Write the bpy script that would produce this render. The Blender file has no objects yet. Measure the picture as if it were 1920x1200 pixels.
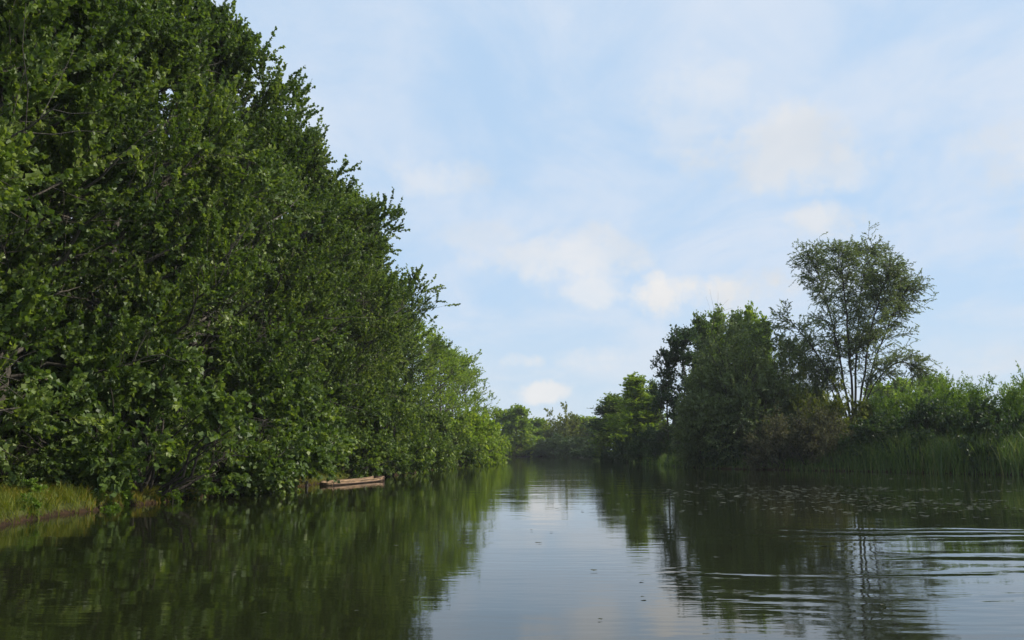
import bpy, math, random
import numpy as np
from mathutils import Vector, Matrix

C = bpy.context.scene.collection
SC = bpy.context.scene
R = math.radians

# ------------------------------------------------------------------ camera
FPX = 1663.0                       # focal length in pixels of the 1920 px wide photograph
CAMZ = 1.5
PITCH = R(8.35)
cam_d = bpy.data.cameras.new('camera')
cam = bpy.data.objects.new('camera', cam_d); C.objects.link(cam)
cam.location = (0, 0, CAMZ)
cam.rotation_euler = (math.pi/2 + PITCH, 0, 0)
cam_d.sensor_width = 36.0
cam_d.lens = 36.0*FPX/1920
cam_d.clip_end = 6000
cam_d.clip_start = 0.05
SC.camera = cam

def ray(px, py):
    u = (px-960)/FPX; v = (600-py)/FPX
    c, s = math.cos(PITCH), math.sin(PITCH)
    return np.array([u, c - v*s, s + v*c])
def at(px, py, Y):                 # point on the ray of a pixel at ground distance Y
    r = ray(px, py); k = Y/r[1]
    return (r[0]*k, Y, CAMZ + r[2]*k)

# ------------------------------------------------------------------ helpers
def tag(o, label=None, cat=None, group=None, kind=None):
    if label: o['label'] = label
    if cat: o['category'] = cat
    if group: o['group'] = group
    if kind: o['kind'] = kind
    return o
def empty(name, loc, rz=0, scale=(1, 1, 1)):
    o = bpy.data.objects.new(name, None); C.objects.link(o)
    o.location = loc; o.rotation_euler = (0, 0, rz); o.scale = scale
    o.empty_display_size = 0.5
    return o
def link(name, me, parent=None, mat=None):
    o = bpy.data.objects.new(name, me); C.objects.link(o)
    if mat is not None and len(me.materials) == 0: me.materials.append(mat)
    if parent is not None: o.parent = parent
    return o
def mesh_np(name, V, F, mat=None, tint=None, smooth=False):
    """V (n,3), F (m,k) arrays -> mesh"""
    V = np.ascontiguousarray(V, dtype=np.float32); F = np.ascontiguousarray(F, dtype=np.int32)
    me = bpy.data.meshes.new(name)
    m, k = F.shape
    me.vertices.add(len(V)); me.vertices.foreach_set('co', V.ravel())
    me.loops.add(m*k); me.loops.foreach_set('vertex_index', F.ravel())
    me.polygons.add(m)
    me.polygons.foreach_set('loop_start', np.arange(0, m*k, k, dtype=np.int32))
    if smooth: me.polygons.foreach_set('use_smooth', np.ones(m, dtype=bool))
    me.update(calc_edges=True)
    if tint is not None:
        a = me.attributes.new('tint', 'FLOAT', 'FACE')
        a.data.foreach_set('value', np.ascontiguousarray(tint, dtype=np.float32))
    if mat is not None: me.materials.append(mat)
    return me
def nrm(a):
    return a/np.maximum(np.linalg.norm(a, axis=-1, keepdims=True), 1e-9)
def sphere_dirs(rng, n):
    return nrm(rng.normal(size=(n, 3)))

# curves: N starts, directions, lengths -> (N,n,3)
def curves(rng, s, d, L, lift, n, wob=0.04):
    N = len(s); t = np.linspace(0, 1, n)
    P = s[:, None, :] + d[:, None, :]*(L[:, None]*t[None])[..., None]
    P[..., 2] += (lift*L)[:, None]*(t**2)[None]
    w = rng.normal(size=(N, n, 3))*wob; w[:, 0] = 0
    P += np.cumsum(w, axis=1)*L[:, None, None]
    return P
def sample(P, idx, t):
    n = P.shape[1]; f = np.clip(t, 0, 0.9999)*(n-1); i = f.astype(int); fr = (f-i)[:, None]
    a = P[idx, i]; b = P[idx, i+1]
    return a + (b-a)*fr, nrm(b-a)
def child_dirs(rng, tan, ang, up):
    """directions leaving a tangent at angle ang (array), with random roll and an upward bias"""
    q = sphere_dirs(rng, len(tan)); q = nrm(q - tan*(q*tan).sum(1, keepdims=True))
    d = tan*np.cos(ang)[:, None] + q*np.sin(ang)[:, None]
    d[:, 2] += up
    return nrm(d)
def tubes(P, r, k=5):
    """P (N,n,3) r (N,n) -> V,F"""
    N, n, _ = P.shape
    T = np.empty_like(P); T[:, 1:-1] = P[:, 2:]-P[:, :-2]; T[:, 0] = P[:, 1]-P[:, 0]; T[:, -1] = P[:, -1]-P[:, -2]
    T = nrm(T)
    ref = np.where(np.abs(T[:, :1, 2:3]) > 0.8, np.array([[[1., 0, 0]]]), np.array([[[0, 0, 1.]]]))
    A = nrm(np.cross(T, np.broadcast_to(ref, T.shape))); B = np.cross(T, A)
    th = np.arange(k)*2*math.pi/k
    V = P[:, :, None] + r[:, :, None, None]*(A[:, :, None]*np.cos(th)[None, None, :, None] + B[:, :, None]*np.sin(th)[None, None, :, None])
    idx = np.arange(N*n*k).reshape(N, n, k)
    a = idx[:, :-1]; b = idx[:, 1:]
    F = np.stack([a, np.roll(a, -1, 2), np.roll(b, -1, 2), b], -1).reshape(-1, 4)
    return V.reshape(-1, 3), F
def taper(N, n, r0, r1):
    t = np.linspace(0, 1, n)[None]
    r0 = np.broadcast_to(r0, (N,))[:, None]; r1 = np.broadcast_to(r1, (N,))[:, None]
    return r0 + (r1-r0)*t
def merge(parts):
    Vs, Fs, o = [], [], 0
    for V, F in parts:
        Vs.append(V); Fs.append(F+o); o += len(V)
    return np.concatenate(Vs), np.concatenate(Fs)
def leaves(rng, p, d, L, W, droop=0.25, up=0.6):
    """leaf quads: base, side, tip, side. p base, d direction"""
    n = len(p)
    d = nrm(d + np.array([0, 0, -1])*droop*rng.random((n, 1)))
    nn = nrm(sphere_dirs(rng, n) + np.array([0, 0, up]))
    s = nrm(np.cross(d, nn)); nn = np.cross(s, d)
    L = L[:, None]; W = W[:, None]
    tip = p + d*L - nn*L*0.12*rng.random((n, 1))
    m = p + d*L*0.38 + nn*L*0.10
    V = np.stack([p, m+s*W*0.5, tip, m-s*W*0.5], 1).reshape(-1, 3)
    return V, np.arange(4*n).reshape(n, 4)

# ------------------------------------------------------------------ materials
def new_mat(name):
    m = bpy.data.materials.new(name); m.use_nodes = True
    nt = m.node_tree; nt.nodes.clear()
    return m, nt, nt.nodes, nt.links
def leaf_mat(name, dark, mid, light, trans=0.35, rough=0.42, spec=0.5, gloss_tint=1.0):
    m, nt, N, L = new_mat(name)
    at_ = N.new('ShaderNodeAttribute'); at_.attribute_name = 'tint'
    oi = N.new('ShaderNodeObjectInfo')
    mx = N.new('ShaderNodeMath'); mx.operation = 'MULTIPLY_ADD'; mx.inputs[1].default_value = 0.25; 
    L.new(oi.outputs['Random'], mx.inputs[0]); L.new(at_.outputs['Fac'], mx.inputs[2])
    cr = N.new('ShaderNodeValToRGB'); e = cr.color_ramp.elements
    e[0].position = 0.1; e[0].color = (*dark, 1); e[1].position = 1.1; e[1].position = 1.0; e[1].color = (*light, 1)
    k = e.new(0.6); k.color = (*mid, 1)
    L.new(mx.outputs[0], cr.inputs[0])
    pb = N.new('ShaderNodeBsdfPrincipled'); pb.inputs['Roughness'].default_value = rough
    pb.inputs['Specular IOR Level'].default_value = spec
    L.new(cr.outputs[0], pb.inputs['Base Color'])
    tr = N.new('ShaderNodeBsdfTranslucent')
    hs = N.new('ShaderNodeMix'); hs.data_type = 'RGBA'; hs.blend_type = 'MULTIPLY'; hs.inputs[0].default_value = 1
    hs.inputs[7].default_value = (1.9, 2.0, 0.7, 1)
    L.new(cr.outputs[0], hs.inputs[6]); L.new(hs.outputs[2], tr.inputs[0])
    ms = N.new('ShaderNodeMixShader'); ms.inputs[0].default_value = trans
    L.new(pb.outputs[0], ms.inputs[1]); L.new(tr.outputs[0], ms.inputs[2])
    o = N.new('ShaderNodeOutputMaterial'); L.new(ms.outputs[0], o.inputs[0])
    return m
def noise_mat(name, c1, c2, scale=6, rough=0.85, bump=0.3, stretch=(1, 1, 1), detail=6):
    m, nt, N, L = new_mat(name)
    tc = N.new('ShaderNodeTexCoord'); mp = N.new('ShaderNodeMapping'); mp.inputs['Scale'].default_value = stretch
    L.new(tc.outputs['Object'], mp.inputs[0])
    nz = N.new('ShaderNodeTexNoise'); nz.inputs['Scale'].default_value = scale; nz.inputs['Detail'].default_value = detail
    L.new(mp.outputs[0], nz.inputs['Vector'])
    cr = N.new('ShaderNodeValToRGB'); e = cr.color_ramp.elements
    e[0].position = 0.35; e[0].color = (*c1, 1); e[1].position = 0.68; e[1].color = (*c2, 1)
    L.new(nz.outputs['Fac'], cr.inputs[0])
    pb = N.new('ShaderNodeBsdfPrincipled'); pb.inputs['Roughness'].default_value = rough
    L.new(cr.outputs[0], pb.inputs['Base Color'])
    bp = N.new('ShaderNodeBump'); bp.inputs['Strength'].default_value = bump; bp.inputs['Distance'].default_value = 0.05
    L.new(nz.outputs['Fac'], bp.inputs['Height']); L.new(bp.outputs[0], pb.inputs['Normal'])
    o = N.new('ShaderNodeOutputMaterial'); L.new(pb.outputs[0], o.inputs[0])
    return m

M = {}
M['bark'] = noise_mat('bark', (0.040, 0.034, 0.026), (0.12, 0.105, 0.082), 5, 0.9, 0.8, (3, 3, 0.5))
M['dark_bark'] = noise_mat('dark_bark', (0.025, 0.02, 0.016), (0.075, 0.062, 0.048), 6, 0.9, 0.8, (3, 3, 0.5))
M['poplar'] = leaf_mat('poplar_leaf', (0.034, 0.060, 0.013), (0.088, 0.138, 0.026), (0.195, 0.245, 0.055), 0.32, 0.48, 0.35)
M['poplar_bright'] = leaf_mat('bright_poplar_leaf', (0.080, 0.130, 0.015), (0.160, 0.230, 0.026), (0.260, 0.310, 0.045), 0.40, 0.5, 0.3)  # lighter, yellower version of the poplar leaf
M['poplar_dark'] = leaf_mat('shaded_poplar_leaf', (0.018, 0.040, 0.016), (0.035, 0.068, 0.024), (0.060, 0.095, 0.035), 0.25, 0.45, 0.4)  # darker copy of the poplar leaf, with shade put into its colour
M['willow'] = leaf_mat('willow_leaf', (0.062, 0.088, 0.034), (0.115, 0.150, 0.058), (0.175, 0.212, 0.092), 0.28, 0.5, 0.35)
M['willow_grey'] = leaf_mat('silver_willow_leaf', (0.065, 0.090, 0.040), (0.110, 0.145, 0.065), (0.165, 0.200, 0.10), 0.36, 0.5, 0.4)
M['bush'] = leaf_mat('bush_leaf', (0.050, 0.095, 0.012), (0.105, 0.175, 0.020), (0.170, 0.240, 0.034), 0.35, 0.5, 0.35)
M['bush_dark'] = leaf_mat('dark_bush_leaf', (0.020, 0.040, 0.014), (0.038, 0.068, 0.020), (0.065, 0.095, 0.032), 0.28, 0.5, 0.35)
M['bush_olive'] = leaf_mat('olive_bush_leaf', (0.065, 0.080, 0.018), (0.130, 0.150, 0.026), (0.200, 0.210, 0.045), 0.32, 0.5, 0.35)
M['brown_bush'] = leaf_mat('brown_seedhead', (0.045, 0.048, 0.028), (0.078, 0.078, 0.045), (0.14, 0.13, 0.085), 0.25, 0.7, 0.2)
M['reed'] = leaf_mat('reed_blade', (0.042, 0.082, 0.020), (0.098, 0.155, 0.034), (0.220, 0.215, 0.085), 0.30, 0.45, 0.4)
M['grass'] = leaf_mat('grass_blade', (0.055, 0.080, 0.010), (0.150, 0.175, 0.012), (0.300, 0.215, 0.035), 0.35, 0.55, 0.3)
M['weed'] = leaf_mat('floating_weed', (0.020, 0.024, 0.010), (0.036, 0.040, 0.017), (0.06, 0.062, 0.03), 0.1, 0.6, 0.3)

# ------------------------------------------------------------------ river outline and ground
LEFT = [(-14, -80), (-11.5, 0), (-10.6, 12), (-10.2, 17.6), (-10.3, 21.5), (-9.8, 26.5), (-9.2, 36), (-8.3, 44), (-7.4, 50), (-6.3, 65),
        (-4.9, 86), (-3.4, 119), (-2.6, 150), (-4.5, 162), (-14, 172), (-40, 180), (-90, 182)]
RIGHT = [(-90, 226), (-40, 214), (-8, 208), (6, 204), (13, 190), (15.5, 168), (14.0, 150), (14.6, 131), (15.8, 105), (15.0, 84), (17, 73),
         (24.6, 64), (31, 53.5), (40, 46), (58, 30), (75, 0), (90, -80)]
POLY = np.array(LEFT + RIGHT, dtype=float)
def sdist(x, y):
    """signed distance to the river outline, positive on land"""
    p = np.stack([x, y], -1); best = np.full(x.shape, 1e9); inside = np.zeros(x.shape, bool)
    for i in range(len(POLY)):
        a = POLY[i]; b = POLY[(i+1) % len(POLY)]; ab = b-a
        t = np.clip(((p-a)@ab)/(ab@ab), 0, 1); q = a + t[..., None]*ab
        best = np.minimum(best, np.hypot(*(np.moveaxis(p-q, -1, 0))))
        c = (a[1] > y) != (b[1] > y)
        with np.errstate(divide='ignore', invalid='ignore'):
            xx = (b[0]-a[0])*(y-a[1])/(b[1]-a[1] if b[1] != a[1] else 1e-9) + a[0]
        inside ^= c & (x < xx)
    return np.where(inside, -best, best)
rg = np.random.default_rng(11)
WV = [(rg.uniform(.25, 2.2), rg.uniform(0, 2*math.pi), rg.uniform(0, 6.28)) for _ in range(14)]
def wob(x, y):
    s = 0
    for k, a, ph in WV: s = s + np.sin(k*(x*math.cos(a)+y*math.sin(a))+ph)/(1+k)
    return s/3
def ground_z(x, y):
    x = np.asarray(x, float); y = np.asarray(y, float)
    w = wob(x, y)
    d = sdist(x, y) + 0.28*w + 0.10*np.sin(4.1*x+5.3*y+2*np.sin(1.7*y)) + 0.07*np.sin(8.3*y-3.1*x)
    e = np.clip(d/0.45, 0, 1); e = e*e*(3-2*e)
    land = -0.25 + 0.52*e + 0.55*np.clip((d-0.4)/5, 0, 1) + 0.10*w*np.clip(d, 0, 1)
    bed = np.maximum(-0.25 + d*0.45, -1.8)
    return np.where(d > 0, land, bed)
def axis(fine0, fine1, step, far0, far1):
    a = list(np.arange(fine0, fine1+1e-6, step))
    s = step; v = fine1
    while v < far1: s *= 1.25; v += s; a.append(v)
    s = step; v = fine0; pre = []
    while v > far0: s *= 1.25; v -= s; pre.append(v)
    return np.array(pre[::-1]+a)
gx = axis(-16, 34, 0.30, -2500, 2500); gy = axis(8, 90, 0.35, -900, 3500)
GX, GY = np.meshgrid(gx, gy)
GZ = ground_z(GX, GY)
V = np.stack([GX, GY, GZ], -1).reshape(-1, 3)
ii = np.arange(len(V)).reshape(GX.shape)
F = np.stack([ii[:-1, :-1], ii[:-1, 1:], ii[1:, 1:], ii[1:, :-1]], -1).reshape(-1, 4)
def ground_mat():
    m, nt, N, L = new_mat('earth_and_turf')
    tc = N.new('ShaderNodeTexCoord'); sp = N.new('ShaderNodeSeparateXYZ'); L.new(tc.outputs['Object'], sp.inputs[0])
    n1 = N.new('ShaderNodeTexNoise'); n1.inputs['Scale'].default_value = 1.2; n1.inputs['Detail'].default_value = 8
    n2 = N.new('ShaderNodeTexNoise'); n2.inputs['Scale'].default_value = 14; n2.inputs['Detail'].default_value = 6
    L.new(tc.outputs['Object'], n1.inputs['Vector']); L.new(tc.outputs['Object'], n2.inputs['Vector'])
    turf = N.new('ShaderNodeValToRGB'); e = turf.color_ramp.elements
    e[0].position = .3; e[0].color = (0.035, 0.045, 0.012, 1); e[1].position = .7; e[1].color = (0.085, 0.095, 0.025, 1)
    L.new(n1.outputs[0], turf.inputs[0])
    mud = N.new('ShaderNodeValToRGB'); e = mud.color_ramp.elements
    e[0].position = .3; e[0].color = (0.018, 0.012, 0.008, 1); e[1].position = .7; e[1].color = (0.050, 0.028, 0.014, 1)
    L.new(n2.outputs[0], mud.inputs[0])
    ad = N.new('ShaderNodeMath'); ad.operation = 'MULTIPLY_ADD'; ad.inputs[1].default_value = 0.22
    L.new(n2.outputs[0], ad.inputs[0]); L.new(sp.outputs['Z'], ad.inputs[2])
    mr = N.new('ShaderNodeMapRange'); mr.inputs[1].default_value = 0.17; mr.inputs[2].default_value = 0.27
    L.new(ad.outputs[0], mr.inputs[0])
    mx = N.new('ShaderNodeMix'); mx.data_type = 'RGBA'
    L.new(mr.outputs[0], mx.inputs[0]); L.new(mud.outputs[0], mx.inputs[6]); L.new(turf.outputs[0], mx.inputs[7])
    pb = N.new('ShaderNodeBsdfPrincipled'); pb.inputs['Roughness'].default_value = .95; pb.inputs['Specular IOR Level'].default_value = .12
    L.new(mx.outputs[2], pb.inputs['Base Color'])
    bp = N.new('ShaderNodeBump'); bp.inputs['Strength'].default_value = .8; bp.inputs['Distance'].default_value = .06
    L.new(n2.outputs[0], bp.inputs['Height']); L.new(bp.outputs[0], pb.inputs['Normal'])
    o = N.new('ShaderNodeOutputMaterial'); L.new(pb.outputs[0], o.inputs[0])
    return m
g = link('ground', mesh_np('ground', V, F, ground_mat(), smooth=True)); tag(g, kind='structure')

# ------------------------------------------------------------------ water
def water_mat():
    m, nt, N, L = new_mat('river_water')
    tc = N.new('ShaderNodeTexCoord'); sp = N.new('ShaderNodeSeparateXYZ'); L.new(tc.outputs['Object'], sp.inputs[0])
    def math_(op, a, b=None, c=None):
        n = N.new('ShaderNodeMath'); n.operation = op
        for i, v in enumerate((a, b, c)):
            if v is None: continue
            if isinstance(v, (int, float)): n.inputs[i].default_value = v
            else: L.new(v, n.inputs[i])
        return n.outputs[0]
    def noise(scale, stretch, detail=2, rough=.5, rot=0):
        mp = N.new('ShaderNodeMapping'); mp.inputs['Scale'].default_value = stretch; mp.inputs['Rotation'].default_value = (0, 0, rot)
        L.new(tc.outputs['Object'], mp.inputs[0])
        n = N.new('ShaderNodeTexNoise'); n.inputs['Scale'].default_value = scale; n.inputs['Detail'].default_value = detail
        n.inputs['Roughness'].default_value = rough
        L.new(mp.outputs[0], n.inputs['Vector']); return n.outputs['Fac']
    def bell(v, c, w):                                         # smooth hump of half-width w at c
        q = math_('DIVIDE', math_('SUBTRACT', v, c), w)
        return math_('POWER', 2.71828, math_('MULTIPLY', math_('MULTIPLY', q, q), -1.0))
    def step(v, a, b, lo=0., hi=1.):
        n = N.new('ShaderNodeMapRange'); n.interpolation_type = 'SMOOTHSTEP'; n.inputs[3].default_value = lo; n.inputs[4].default_value = hi
        n.inputs[1].default_value = a; n.inputs[2].default_value = b; L.new(v, n.inputs[0]); return n.outputs[0]
    X, Y = sp.outputs['X'], sp.outputs['Y']
    # calm water: long low undulations and fine capillary texture
    h = math_('MULTIPLY', noise(0.55, (0.5, 1.0, 1), 1), 0.0075)
    h = math_('ADD', h, math_('MULTIPLY', noise(2.2, (0.45, 1.3, 1), 2), 0.0022))
    h = math_('ADD', h, math_('MULTIPLY', noise(9.0, (0.7, 1.2, 1), 2), 0.00035))
    # right of the river: breeze-worn patch with more chop
    patch = math_('MULTIPLY', step(noise(0.10, (0.6, 1.4, 1), 2), 0.42, 0.62), step(X, -2.5, 3.0))
    chop = math_('MULTIPLY', noise(4.5, (0.4, 1.3, 1), 2), 0.0034)
    h = math_('ADD', h, math_('MULTIPLY', chop, patch))
    # the wake of a passing boat: trains of long ripples across the right half
    wobn = noise(0.35, (1, 1, 1), 2)
    ph = math_('ADD', math_('ADD', math_('MULTIPLY', Y, 1.0), math_('MULTIPLY', X, 0.05)), math_('MULTIPLY', wobn, 2.4))
    brk = step(noise(0.8, (0.5, 1.5, 1), 4), 0.38, 0.60, 0.05, 1.25)
    for c, w, x0, x1, lam, amp in ((16.6, 1.25, 2.2, 5.5, 0.92, 0.0068), (12.9, 0.45, 3.0, 6.5, 1.25, 0.0075), (11.2, 0.5, 1.2, 3.0, 0.62, 0.0036),
                                   (9.3, 0.6, 1.5, 3.4, 0.55, 0.0030), (8.0, 0.45, 1.8, 3.4, 0.50, 0.0025),
                                   (36.0, 9.0, -4.0, -1.0, 1.9, 0.0016)):
        s = math_('SINE', math_('MULTIPLY', ph, 2*math.pi/lam))
        s = math_('MULTIPLY', math_('MULTIPLY', s, amp), math_('MULTIPLY', math_('MULTIPLY', bell(Y, c, w), step(X, x0, x1)), brk))
        h = math_('ADD', h, s)
    bp = N.new('ShaderNodeBump'); bp.inputs['Strength'].default_value = 1; bp.inputs['Distance'].default_value = 1
    L.new(h, bp.inputs['Height'])
    pb = N.new('ShaderNodeBsdfPrincipled')
    pb.inputs['Base Color'].default_value = (0.011, 0.013, 0.005, 1)
    pb.inputs['Roughness'].default_value = 0.035
    pb.inputs['IOR'].default_value = 1.333
    L.new(bp.outputs[0], pb.inputs['Normal'])
    o = N.new('ShaderNodeOutputMaterial'); L.new(pb.outputs[0], o.inputs[0])
    return m
wv = np.array([(-140, -120, 0), (140, -120, 0), (140, 260, 0), (-140, 260, 0)], float)
w = link('water', mesh_np('water', wv, np.array([[0, 1, 2, 3]]), water_mat())); tag(w, kind='structure')

# ------------------------------------------------------------------ tree builders
def build_parts(name, trunk, branches, crown, bark, leafm, tint):
    """three meshes: trunk, branches, crown"""
    out = [('trunk', mesh_np(name+'_trunk', *trunk, bark, smooth=True))]
    if branches is not None: out.append(('branches', mesh_np(name+'_branches', *branches, bark, smooth=True)))
    out.append(('crown', mesh_np(name+'_crown', crown[0], crown[1], leafm, tint=tint)))
    return out
def foliage(rng, S, n_leaf, Ls, Ws, spread=0.9, up=0.5, droop=0.3, jitter=0.0):
    """leaves round each shoot curve S (N,n,3)"""
    N = len(S); idx = np.repeat(np.arange(N), n_leaf); t = rng.random(N*n_leaf)**0.8
    p, tan = sample(S, idx, t)
    ang = spread*(0.5+0.6*rng.random(len(p)))
    d = child_dirs(rng, tan, ang, 0.0)
    p = p + sphere_dirs(rng, len(p))*jitter
    sz = 0.6+0.6*rng.random(len(p))
    V, F = leaves(rng, p, d, Ls*sz, Ws*sz, droop, up)
    # one tint per shoot plus a little per leaf
    tint = np.clip(0.45 + 0.13*hollow(p*0.5, 7) + 0.17*rng.normal(size=N)[idx] + 0.13*rng.normal(size=len(p)), 0, 1)
    return (V, F), tint

def hollow(p, seed):
    """smooth 3-D field that breaks a crown into boughs and hollows about a metre and a half across"""
    r = np.random.default_rng(seed+500); f = 0
    for i in range(9):
        k = nrm(r.normal(size=3))*r.uniform(1.3, 3.6); f = f + np.sin(p@k + r.random()*6.28)
    return f/9**.5/1.2
def poplar(name, seed, H=17., Rw=4.2, h0=0.05, nl=64, nb=11, ns=7, nlf=20, leaf=0.13, shoot=0.85, bark='bark', lm='poplar',
           tr=0.22, prof=None, lift=0.10, shoot_up=0.45, low_droop=0.0, gap=0.0, limb_up=0.55, thr=0.02):
    rng = np.random.default_rng(seed)
    T = curves(rng, np.zeros((1, 3)), np.array([[0.02, 0.0, 1.0]]), np.array([H*0.93]), np.array([0.]), 12, 0.008)
    T[:, 0, 2] -= 0.4
    t = h0 + (0.98-h0)*((np.arange(nl)+rng.random(nl))/nl)**1.0
    s, _ = sample(T, np.zeros(nl, int), t)
    az = np.arange(nl)*2.39996 + rng.normal(size=nl)*0.5
    prof = prof or (lambda q: 0.35+0.75*np.sin(np.clip(q*0.9+0.16, 0, 1)*math.pi)**0.7)
    long_ = (rng.random(nl) < .07) & (t > .35)
    L = Rw*prof(t)*(0.72+0.5*rng.random(nl))*np.where(long_, 1.22, 1)
    e = limb_up*(0.35+0.9*t) + rng.normal(size=nl)*0.12
    d = np.stack([np.cos(az)*np.cos(e), np.sin(az)*np.cos(e), np.sin(e)], 1)
    lf = np.full(nl, lift) - low_droop*np.clip(0.3-t, 0, 1)*3
    P1 = curves(rng, s, d, L, lf, 7, 0.035)
    # sub-branches
    i2 = np.repeat(np.arange(nl), nb); t2 = 0.22+0.78*rng.random(nl*nb)
    s2, tan2 = sample(P1, i2, t2)
    d2 = child_dirs(rng, tan2, 0.55+0.5*rng.random(len(i2)), 0.12)
    L2 = (0.34*L[i2]*(1.15-0.6*t2)+0.35)*(0.7+0.6*rng.random(len(i2)))
    P2 = curves(rng, s2, d2, L2, np.full(len(i2), 0.08), 4, 0.05)
    # shoots
    i3 = np.repeat(np.arange(len(i2)), ns); t3 = 0.15+0.85*rng.random(len(i3))
    s3, tan3 = sample(P2, i3, t3)
    d3 = child_dirs(rng, tan3, 0.45+0.5*rng.random(len(i3)), shoot_up)
    L3 = shoot*(0.5+0.8*rng.random(len(i3)))
    hol = hollow(s3, seed); keep3 = (hol > thr + 0.10*rng.normal(size=len(s3))) | (s3[:, 2] > H*0.88) | long_[i2[i3]]
    s3, d3, L3, i3 = s3[keep3], d3[keep3], L3[keep3], i3[keep3]
    if gap > 0:
        keep = rng.random(len(i2)) > gap
        k3 = keep[i3]; s3, d3, L3, i3 = s3[k3], d3[k3], L3[k3], i3[k3]
    # leading shoots at the very top
    nt_ = 10; st, tt = sample(T, np.zeros(nt_, int), 0.90+0.1*rng.random(nt_))
    s3 = np.concatenate([s3, st]); d3 = np.concatenate([d3, child_dirs(rng, tt, 0.4*rng.random(nt_), .5)]); L3 = np.concatenate([L3, np.full(nt_, shoot*1.5)])
    S = curves(rng, s3, d3, L3, np.full(len(s3), 0.05), 4, 0.04)
    cr, tint = foliage(rng, S, nlf, leaf, leaf*0.95)
    tk = tubes(T, taper(1, 12, tr, 0.03), 9)
    r1 = 0.012*L+0.012
    br = [tubes(P1, taper(nl, 7, r1*1.1, 0.010), 5), tubes(P2, taper(len(i2), 4, 0.013, 0.005), 4)]
    if len(S) < 7000: br.append(tubes(S, taper(len(S), 4, 0.005, 0.003), 3))
    return build_parts(name, tk, merge(br), cr, M[bark], M[lm], tint)

def bush(name, seed, H=3., Rw=2.2, nst=26, nb=9, ns=5, nlf=16, leaf=0.11, wide=0.9, shoot=0.5, bark='dark_bark', lm='bush', droop=0.15,
         arch=-0.15, up=0.35, thr=-0.55):
    rng = np.random.default_rng(seed)
    az = rng.random(nst)*2*math.pi; rr = rng.random(nst)**0.75
    e = math.pi/2 - rr*1.25
    L = 1/np.sqrt((np.cos(e)/Rw)**2+(np.sin(e)/H)**2)*(0.74+0.12*rng.random(nst))
    d = np.stack([np.cos(az)*np.cos(e), np.sin(az)*np.cos(e), np.sin(e)+0.12], 1); d = nrm(d)
    s = np.stack([np.cos(az)*rr*Rw*0.25, np.sin(az)*rr*Rw*0.25, np.full(nst, -0.35)], 1)
    P1 = curves(rng, s, d, L, np.full(nst, arch), 7, 0.04)
    i2 = np.repeat(np.arange(nst), nb); t2 = 0.12+0.88*rng.random(len(i2))**0.8
    s2, tan2 = sample(P1, i2, t2)
    d2 = child_dirs(rng, tan2, 0.5+0.6*rng.random(len(i2)), 0.15)
    L2 = (0.30*L[i2]*(1.15-0.5*t2))*(0.6+0.7*rng.random(len(i2)))
    P2 = curves(rng, s2, d2, L2, np.full(len(i2), -droop*0.5), 4, 0.05)
    i3 = np.repeat(np.arange(len(i2)), ns); t3 = 0.1+0.9*rng.random(len(i3))
    s3, tan3 = sample(P2, i3, t3)
    d3 = child_dirs(rng, tan3, 0.4+0.5*rng.random(len(i3)), up)
    L3 = shoot*(0.5+0.8*rng.random(len(i3)))
    o_ = (s3[:, 0]**2+s3[:, 1]**2)/Rw**2 + (np.maximum(s3[:, 2], 0)/H)**2
    keep = (o_ < 0.80+0.12*rng.random(len(s3))) & (hollow(s3, seed) > thr + 0.1*rng.normal(size=len(s3)))
    s3, d3, L3 = s3[keep], d3[keep], L3[keep]
    S = curves(rng, s3, d3, L3, np.full(len(s3), -droop), 4, 0.04)
    cr, tint = foliage(rng, S, nlf, leaf, leaf*wide)
    st = tubes(P1, taper(nst, 7, 0.010*H+0.006, 0.006), 5)
    br = tubes(P2, taper(len(i2), 4, 0.008, 0.004), 4)
    return [('stems', mesh_np(name+'_stems', *merge([st, br]), M[bark], smooth=True)),
            ('foliage', mesh_np(name+'_foliage', cr[0], cr[1], M[lm], tint=tint))]

def place(parts, kind, loc, rz, sc, label, cat, group, lean=(0, 0)):
    t = empty(kind, loc, rz, sc); t.rotation_euler = (lean[0], lean[1], rz)
    for nm, me in parts: link(nm, me, t)
    return tag(t, label, cat, group)
def gz(x, y): return float(ground_z(np.array([x]), np.array([y]))[0])


# ---- left stand: three detailed poplars, copies share their meshes
wide_prof = lambda q: 0.76+0.36*np.sin(np.clip(q*0.95+0.08, 0, 1)*math.pi)**0.8 - 1.12*np.clip(q-0.45, 0, 1)
PA = [poplar('poplar_a', 1, nl=74, nb=12, ns=9, nlf=38, leaf=.136, shoot=1.0, prof=wide_prof, low_droop=0.35),
      poplar('poplar_b', 2, H=16.5, Rw=4.6, nl=70, nb=12, ns=9, nlf=38, leaf=.136, shoot=1.05, prof=wide_prof, low_droop=0.3),
      poplar('poplar_c', 3, H=17.5, Rw=4.0, nl=76, nb=12, ns=9, nlf=38, leaf=.136, shoot=1.0, prof=wide_prof, low_droop=0.4, limb_up=0.7)]
round_prof = lambda q: 0.62+0.50*np.sin(np.clip(q*0.95+0.08, 0, 1)*math.pi)**0.8 - 0.55*np.clip(q-0.72, 0, 1)*2.0
PF = [poplar('far_poplar_a', 5, nl=50, nb=9, ns=5, nlf=12, leaf=0.20, shoot=1.0, thr=-.25, prof=round_prof, lm='poplar_bright', low_droop=0.3),
      poplar('far_poplar_b', 6, nl=46, nb=9, ns=5, nlf=12, leaf=0.20, shoot=1.1, Rw=4.6, thr=-.25, prof=round_prof, lm='poplar_bright', low_droop=0.3)]
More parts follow.
